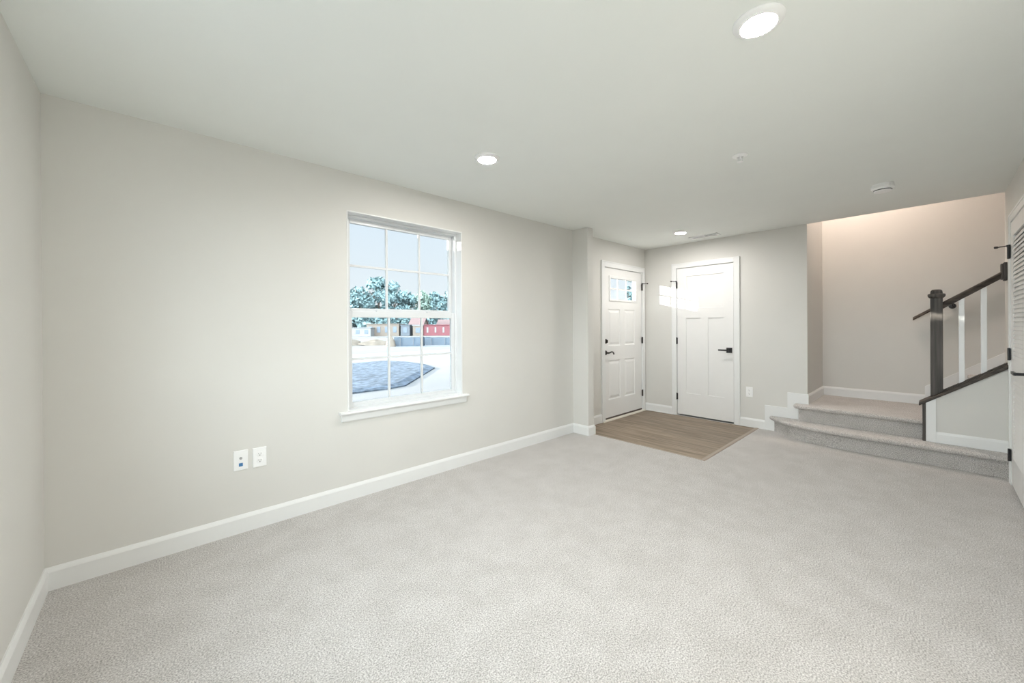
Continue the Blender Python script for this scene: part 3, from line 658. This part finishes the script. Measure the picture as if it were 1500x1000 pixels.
# ------------------------------------------------------------------ outside, front
GZ = -0.2
gr = MB().box(-90, 140, -90, 200, -0.6, GZ-0.02); struct(gr.build('ground', SOIL), 'pale bare soil of the building site outside', 'ground')
dv = MB().box(-12, 40, 0.25, 19.0, GZ-0.1, GZ-0.012); struct(dv.build('driveway', CONC), 'pale concrete drive and walk outside the window', 'driveway')
cb = MB().box(-30, 60, 15.5, 15.75, GZ-0.1, GZ+0.05); struct(cb.build('kerb', CONC), 'pale kerb along the street outside', 'kerb')
rd = MB().box(-40, 90, 19.0, 25.5, GZ-0.1, GZ-0.005); struct(rd.build('road', ASPH), 'dusty grey street beyond the driveway', 'street')
pa = MB().box(-5, -0.15, -8, 0.1, GZ-0.1, GZ); struct(pa.build('bounce_slab', CONC), 'unseen pale concrete slab added beside the house to bounce daylight', 'bounce_slab')  # added out of view, throws daylight up through the added window
ex = MB().box(7.0, 50, -7.2, 0.2, GZ, 8); ex.box(-0.16, 7.0, -7.2, 0.45, 5.4, 8.2)  # unseen mass added to keep the bright rear sky off the front ground
struct(ex.build('wall_sky_blocker', SIDEG))
mu = MB(); pts = [(-2.0, 12.6), (2.5, 12.7), (6.27, 12.94), (7.9, 13.19), (8.25, 12.2), (8.2, 10.6), (7.786, 9.18), (6.16, 7.35), (5.03, 6.06), (4.51, 5.90), (3.66, 5.88), (2.4, 6.1), (-2.0, 6.4)]
bmu = MB(); bmu.loft([[(x, y, GZ-0.02) for x, y in pts], [(x, y, GZ+0.02) for x, y in pts], [(3.2+(x-3.2)*0.93, 9.5+(y-9.5)*0.93, GZ+0.06) for x, y in pts]])
mu.bm.free()
tag(bmu.build('mulch_bed', MULCH), 'dark mulch bed edged by pale concrete outside the window', 'garden bed', kind='stuff')

def mound(c, rx, ry, h, label):
    mb = MB(); n = 22; rings = []
    for k in range(7):
        f = k/6; rings.append([(c[0]+rx*(1-f*f*0.98)**0.8*math.cos(2*math.pi*i/n)*(1+0.15*random.uniform(-1, 1)), c[1]+ry*(1-f*f*0.98)**0.8*math.sin(2*math.pi*i/n), GZ-0.03+h*f*(1+0.12*random.uniform(-1, 1))) for i in range(n)])
    mb.loft(rings); return tag(mb.build('dirt_mound', MOUNDM, smooth=True), label, 'dirt pile', 'dirt mounds across the street')
mound((11.6, 30.5), 2.0, 1.6, 0.62, 'pale tan dirt mound at the left edge of the window view')
mound((14.2, 29.2), 1.5, 1.2, 0.45, 'low dirt mound seen just left of the window grid bar')
mound((13.55, 25.0), 0.38, 0.4, 0.85, 'narrow pale dirt heap beside the tarp covered stack')
def tarp_stack(p0, p1, h, label):
    p0, p1 = Vector(p0), Vector(p1); d = (p1-p0).normalized(); n_ = Vector((-d.y, d.x)); 
    if n_.y < 0: n_ = -n_
    e = empty('covered_stack', (*((p0+p1)/2), GZ)); tag(e, label, 'material stack', 'tarp covered stacks by the street')
    mb = MB(); L = (p1-p0).length; k = 8; rings = []
    for i in range(k+1):
        q = p0+d*L*i/k; hh = h*(1-0.05*math.sin(math.pi*i/k)+0.03*random.uniform(-1, 1))
        rings.append([(*(q+n_*0), GZ), (*(q+n_*0.05), GZ+hh*0.95), (*(q+n_*0.15), GZ+hh), (*(q+n_*1.0), GZ+hh), (*(q+n_*1.1), GZ+hh*0.9), (*(q+n_*1.15), GZ)])
    mb.loft(rings); mb.build('tarp', TARP, e)
    for t_ in (0.25, 0.75):
        s = MB(); q = p0+d*L*t_; a, b = q-d*0.03, q+d*0.03
        s.hexa([(*(a-n_*0.02), GZ), (*(b-n_*0.02), GZ), (*(b+n_*0.03), GZ), (*(a+n_*0.03), GZ)], [(*(a+n_*0.02), GZ+h*0.93), (*(b+n_*0.02), GZ+h*0.93), (*(b+n_*0.08), GZ+h*0.93), (*(a+n_*0.08), GZ+h*0.93)])
        s.build('strap', SIDEG, e)
tarp_stack((13.96, 25.3), (15.32, 23.72), 0.70, 'blue-grey tarp covered stack seen through the middle of the lower sash')
tarp_stack((16.72, 25.45), (18.2, 23.7), 0.62, 'blue-grey tarp covered stack seen at the right of the lower sash')

def house(c, ang, L, D, h, rh, wallm, roofm, label, wins=3, gable=True, door=False):
    e = empty('house', (c[0], c[1], GZ)); tag(e, label, 'building', 'low buildings beyond the street')
    def T(x, y, z): 
        ca, sa = math.cos(ang), math.sin(ang); return (c[0]+x*ca-y*sa, c[1]+x*sa+y*ca, GZ+z)
    mb = MB()
    if gable: mb.hexa([T(-L/2, 0, 0), T(-L/2, D, 0), T(-L/2, D, h), T(-L/2, D/2, h+rh*0.96), T(-L/2, 0, h)], [T(L/2, 0, 0), T(L/2, D, 0), T(L/2, D, h), T(L/2, D/2, h+rh*0.96), T(L/2, 0, h)])
    else: mb.hexa([T(-L/2, 0, 0), T(L/2, 0, 0), T(L/2, D, 0), T(-L/2, D, 0)], [T(-L/2, 0, h), T(L/2, 0, h), T(L/2, D, h), T(-L/2, D, h)])
    wo = mb.build('wall', wallm, e)
    mb = MB()
    if gable:
        for a, b in ((-0.25, D/2), (D+0.25, D/2)):
            mb.hexa([T(-L/2-0.2, a, h-0.06), T(L/2+0.2, a, h-0.06), T(L/2+0.2, b, h+rh), T(-L/2-0.2, b, h+rh)], [T(-L/2-0.2, a, h+0.06), T(L/2+0.2, a, h+0.06), T(L/2+0.2, b, h+rh+0.1), T(-L/2-0.2, b, h+rh+0.1)])
    else: mb.hexa([T(-L/2-0.1, -0.1, h), T(L/2+0.1, -0.1, h), T(L/2+0.1, D+0.1, h), T(-L/2-0.1, D+0.1, h)], [T(-L/2-0.1, -0.1, h+rh), T(L/2+0.1, -0.1, h+rh), T(L/2+0.1, D+0.1, h+rh), T(-L/2-0.1, D+0.1, h+rh)])
    mb.build('roof', roofm, e)
    for k in range(wins):
        x = -L/2+L*(k+0.5)/wins; ww = 0.14 if wallm is SIDER else min(0.45, L/wins*0.22)
        m_ = MB(); m_.hexa([T(x-ww, -0.04, h*0.30), T(x+ww, -0.04, h*0.30), T(x+ww, 0.02, h*0.30), T(x-ww, 0.02, h*0.30)], [T(x-ww, -0.04, h*0.80), T(x+ww, -0.04, h*0.80), T(x+ww, 0.02, h*0.80), T(x-ww, 0.02, h*0.80)])
        m_.build('window', SIDEW if wallm is SIDER else DARKG, e)
    return e
A = math.radians(-42)
house((24.6, 60.5), A, 4.2, 3, 1.35, 0.10, SIDEW, SIDEW, 'low white building at the left edge of the window view', 3, False)
house((28.4, 59.5), A, 5.4, 4, 1.95, 0.12, SIDET, SIDET, 'low tan flat building between the white one and the grey one', 4, False)
house((31.2, 57.0), A, 1.5, 3, 1.75, 0.12, SIDEG, ROOFG, 'small grey building beside the red one', 1, False)
house((32.8, 55.6), A, 1.7, 3, 1.7, 0.15, SIDET, SIDEW, 'narrow cream building joined to the left of the red one', 1, False)
house((35.7, 53.5), A, 5.4, 4, 1.75, 0.12, SIDER, SIDER, 'long low red building seen through the lower sash', 4, False)
house((35.2, 60.5), A, 2.4, 4, 1.9, 1.2, SIDET, ROOFM, 'pinkish gabled house rising behind the red building', 1, True)
house((40.0, 58.5), A, 2.8, 4, 1.8, 1.0, SIDER, ROOFM, 'red gabled house at the right end of the red building', 1, True)
house((40.0, 52.2), A, 3.2, 4, 1.7, 0.9, SIDEW, ROOFG, 'blue-white house at the right edge of the window view', 2, True)
wl2 = MB().hexa([(20, 52, GZ), (44, 34, GZ), (44.1, 34.2, GZ), (20.1, 52.2, GZ)], [(20, 52, GZ+0.16), (44, 34, GZ+0.16), (44.1, 34.2, GZ+0.16), (20.1, 52.2, GZ+0.16)])
tag(wl2.build('boundary_rail', SIDEW), 'long low white rail in front of the buildings outside', 'rail')

def tree(c, top, rad, label, m=LEAF, n=1500, z0=1.2, group='trees behind the buildings', name='leafy_tree', ls=0.45):
    e = empty(name, (c[0], c[1], GZ)); tag(e, label, 'tree', group)
    bmk = MB().tube([(c[0], c[1], GZ), (c[0]+0.2, c[1], top*0.35), (c[0]-0.1, c[1]+0.1, top*0.7)], [rad*0.09, rad*0.06, rad*0.03], 10)
    for k in range(5):
        a = k*2.3; bmk.tube([(c[0], c[1], top*0.3+k*top*0.06), (c[0]+rad*0.55*math.cos(a), c[1]+rad*0.55*math.sin(a), top*0.5+k*top*0.06)], [rad*0.035, rad*0.012], 6)
    bmk.build('trunk', BARK, e, smooth=True)
    cl = MB(); zc_, hz = (top+z0)/2, (top-z0)/2
    cen = []
    for k in range(16):
        th_ = random.uniform(0, 2*math.pi); ph = random.uniform(-0.9, 0.98)
        rr = math.sqrt(1-ph*ph*0.9)*0.66; cen.append((c[0]+rad*rr*math.cos(th_), c[1]+rad*rr*math.sin(th_), zc_+hz*ph*0.72, rad*random.uniform(0.30, 0.44)))
    cen.append((c[0], c[1], top-rad*0.42, rad*0.42)); cen.append((c[0], c[1], zc_, rad*0.7))
    for x, y, z, r_ in cen:
        for k in range(n//len(cen)):
            v = Vector((random.gauss(0, 1), random.gauss(0, 1), random.gauss(0, 1))).normalized()*r_*random.uniform(0.72, 1.05)
            p = Vector((x, y, z))+v
            if p.z < z0*0.5: continue
            a = Vector((random.uniform(-1, 1), random.uniform(-1, 1), random.uniform(-1, 1))).normalized(); b = a.cross(v.normalized()+Vector((0.3, 0.1, 0.2)))
            if b.length < 0.05: continue
            b.normalize(); s_ = ls*random.uniform(0.6, 1.3)
            cl.bm.faces.new([cl.bm.verts.new(p+a*s_), cl.bm.verts.new(p+b*s_*0.6), cl.bm.verts.new(p-a*s_), cl.bm.verts.new(p-b*s_*0.6)])
    cl.build('crown', m, e, normals=False)
    return e
tree((29.0, 80), 7.4, 3.2, 'teal tree at the left edge of the window view')
tree((32.6, 80), 9.9, 3.4, 'rounded tree just left of the tallest tree')
tree((36.6, 80), 12.6, 3.5, 'tallest tree seen through the window', n=2000)
tree((40.3, 80), 11.8, 3.2, 'dense dark tree just right of the tallest tree', n=2000)
tree((43.9, 80), 9.3, 2.6, 'lower tree filling the dip beside the second grid bar')
tree((47.3, 80), 9.9, 2.7, 'pale yellow-green tree right of the second grid bar', LEAF2)
tree((51.0, 80), 9.9, 3.0, 'teal tree second from the right edge of the window view')
tree((55.4, 80), 10.8, 3.2, 'teal tree at the right edge of the window view')
for k, (x, t_) in enumerate(((27, 4.2), (31, 4.5), (35, 4.6), (39, 4.6), (43, 4.6), (47, 4.6), (51, 4.8), (55, 4.8), (59, 5.0))):
    o = tree((x, 76), t_, 2.6, 'dark bushy shrub in the row at the foot of the trees', n=900, z0=0.0, group='shrubs at the foot of the trees', name='shrub')
    o['category'] = 'shrub'
tree((31.9, 15.5), 5.6, 0.42, 'slender tree seen through the small panes of the entry door', n=1200, z0=0.6, group='trees by the entry', name='slender_tree', ls=0.16)

# unseen wall added as a sun blocker: shades the window from the low sun except for a strip under the head
nb = MB().box(-1.12, -1.0, 0.2, 4.3, GZ, 2.72); struct(nb.build('wall_sun_blocker', SIDEG))
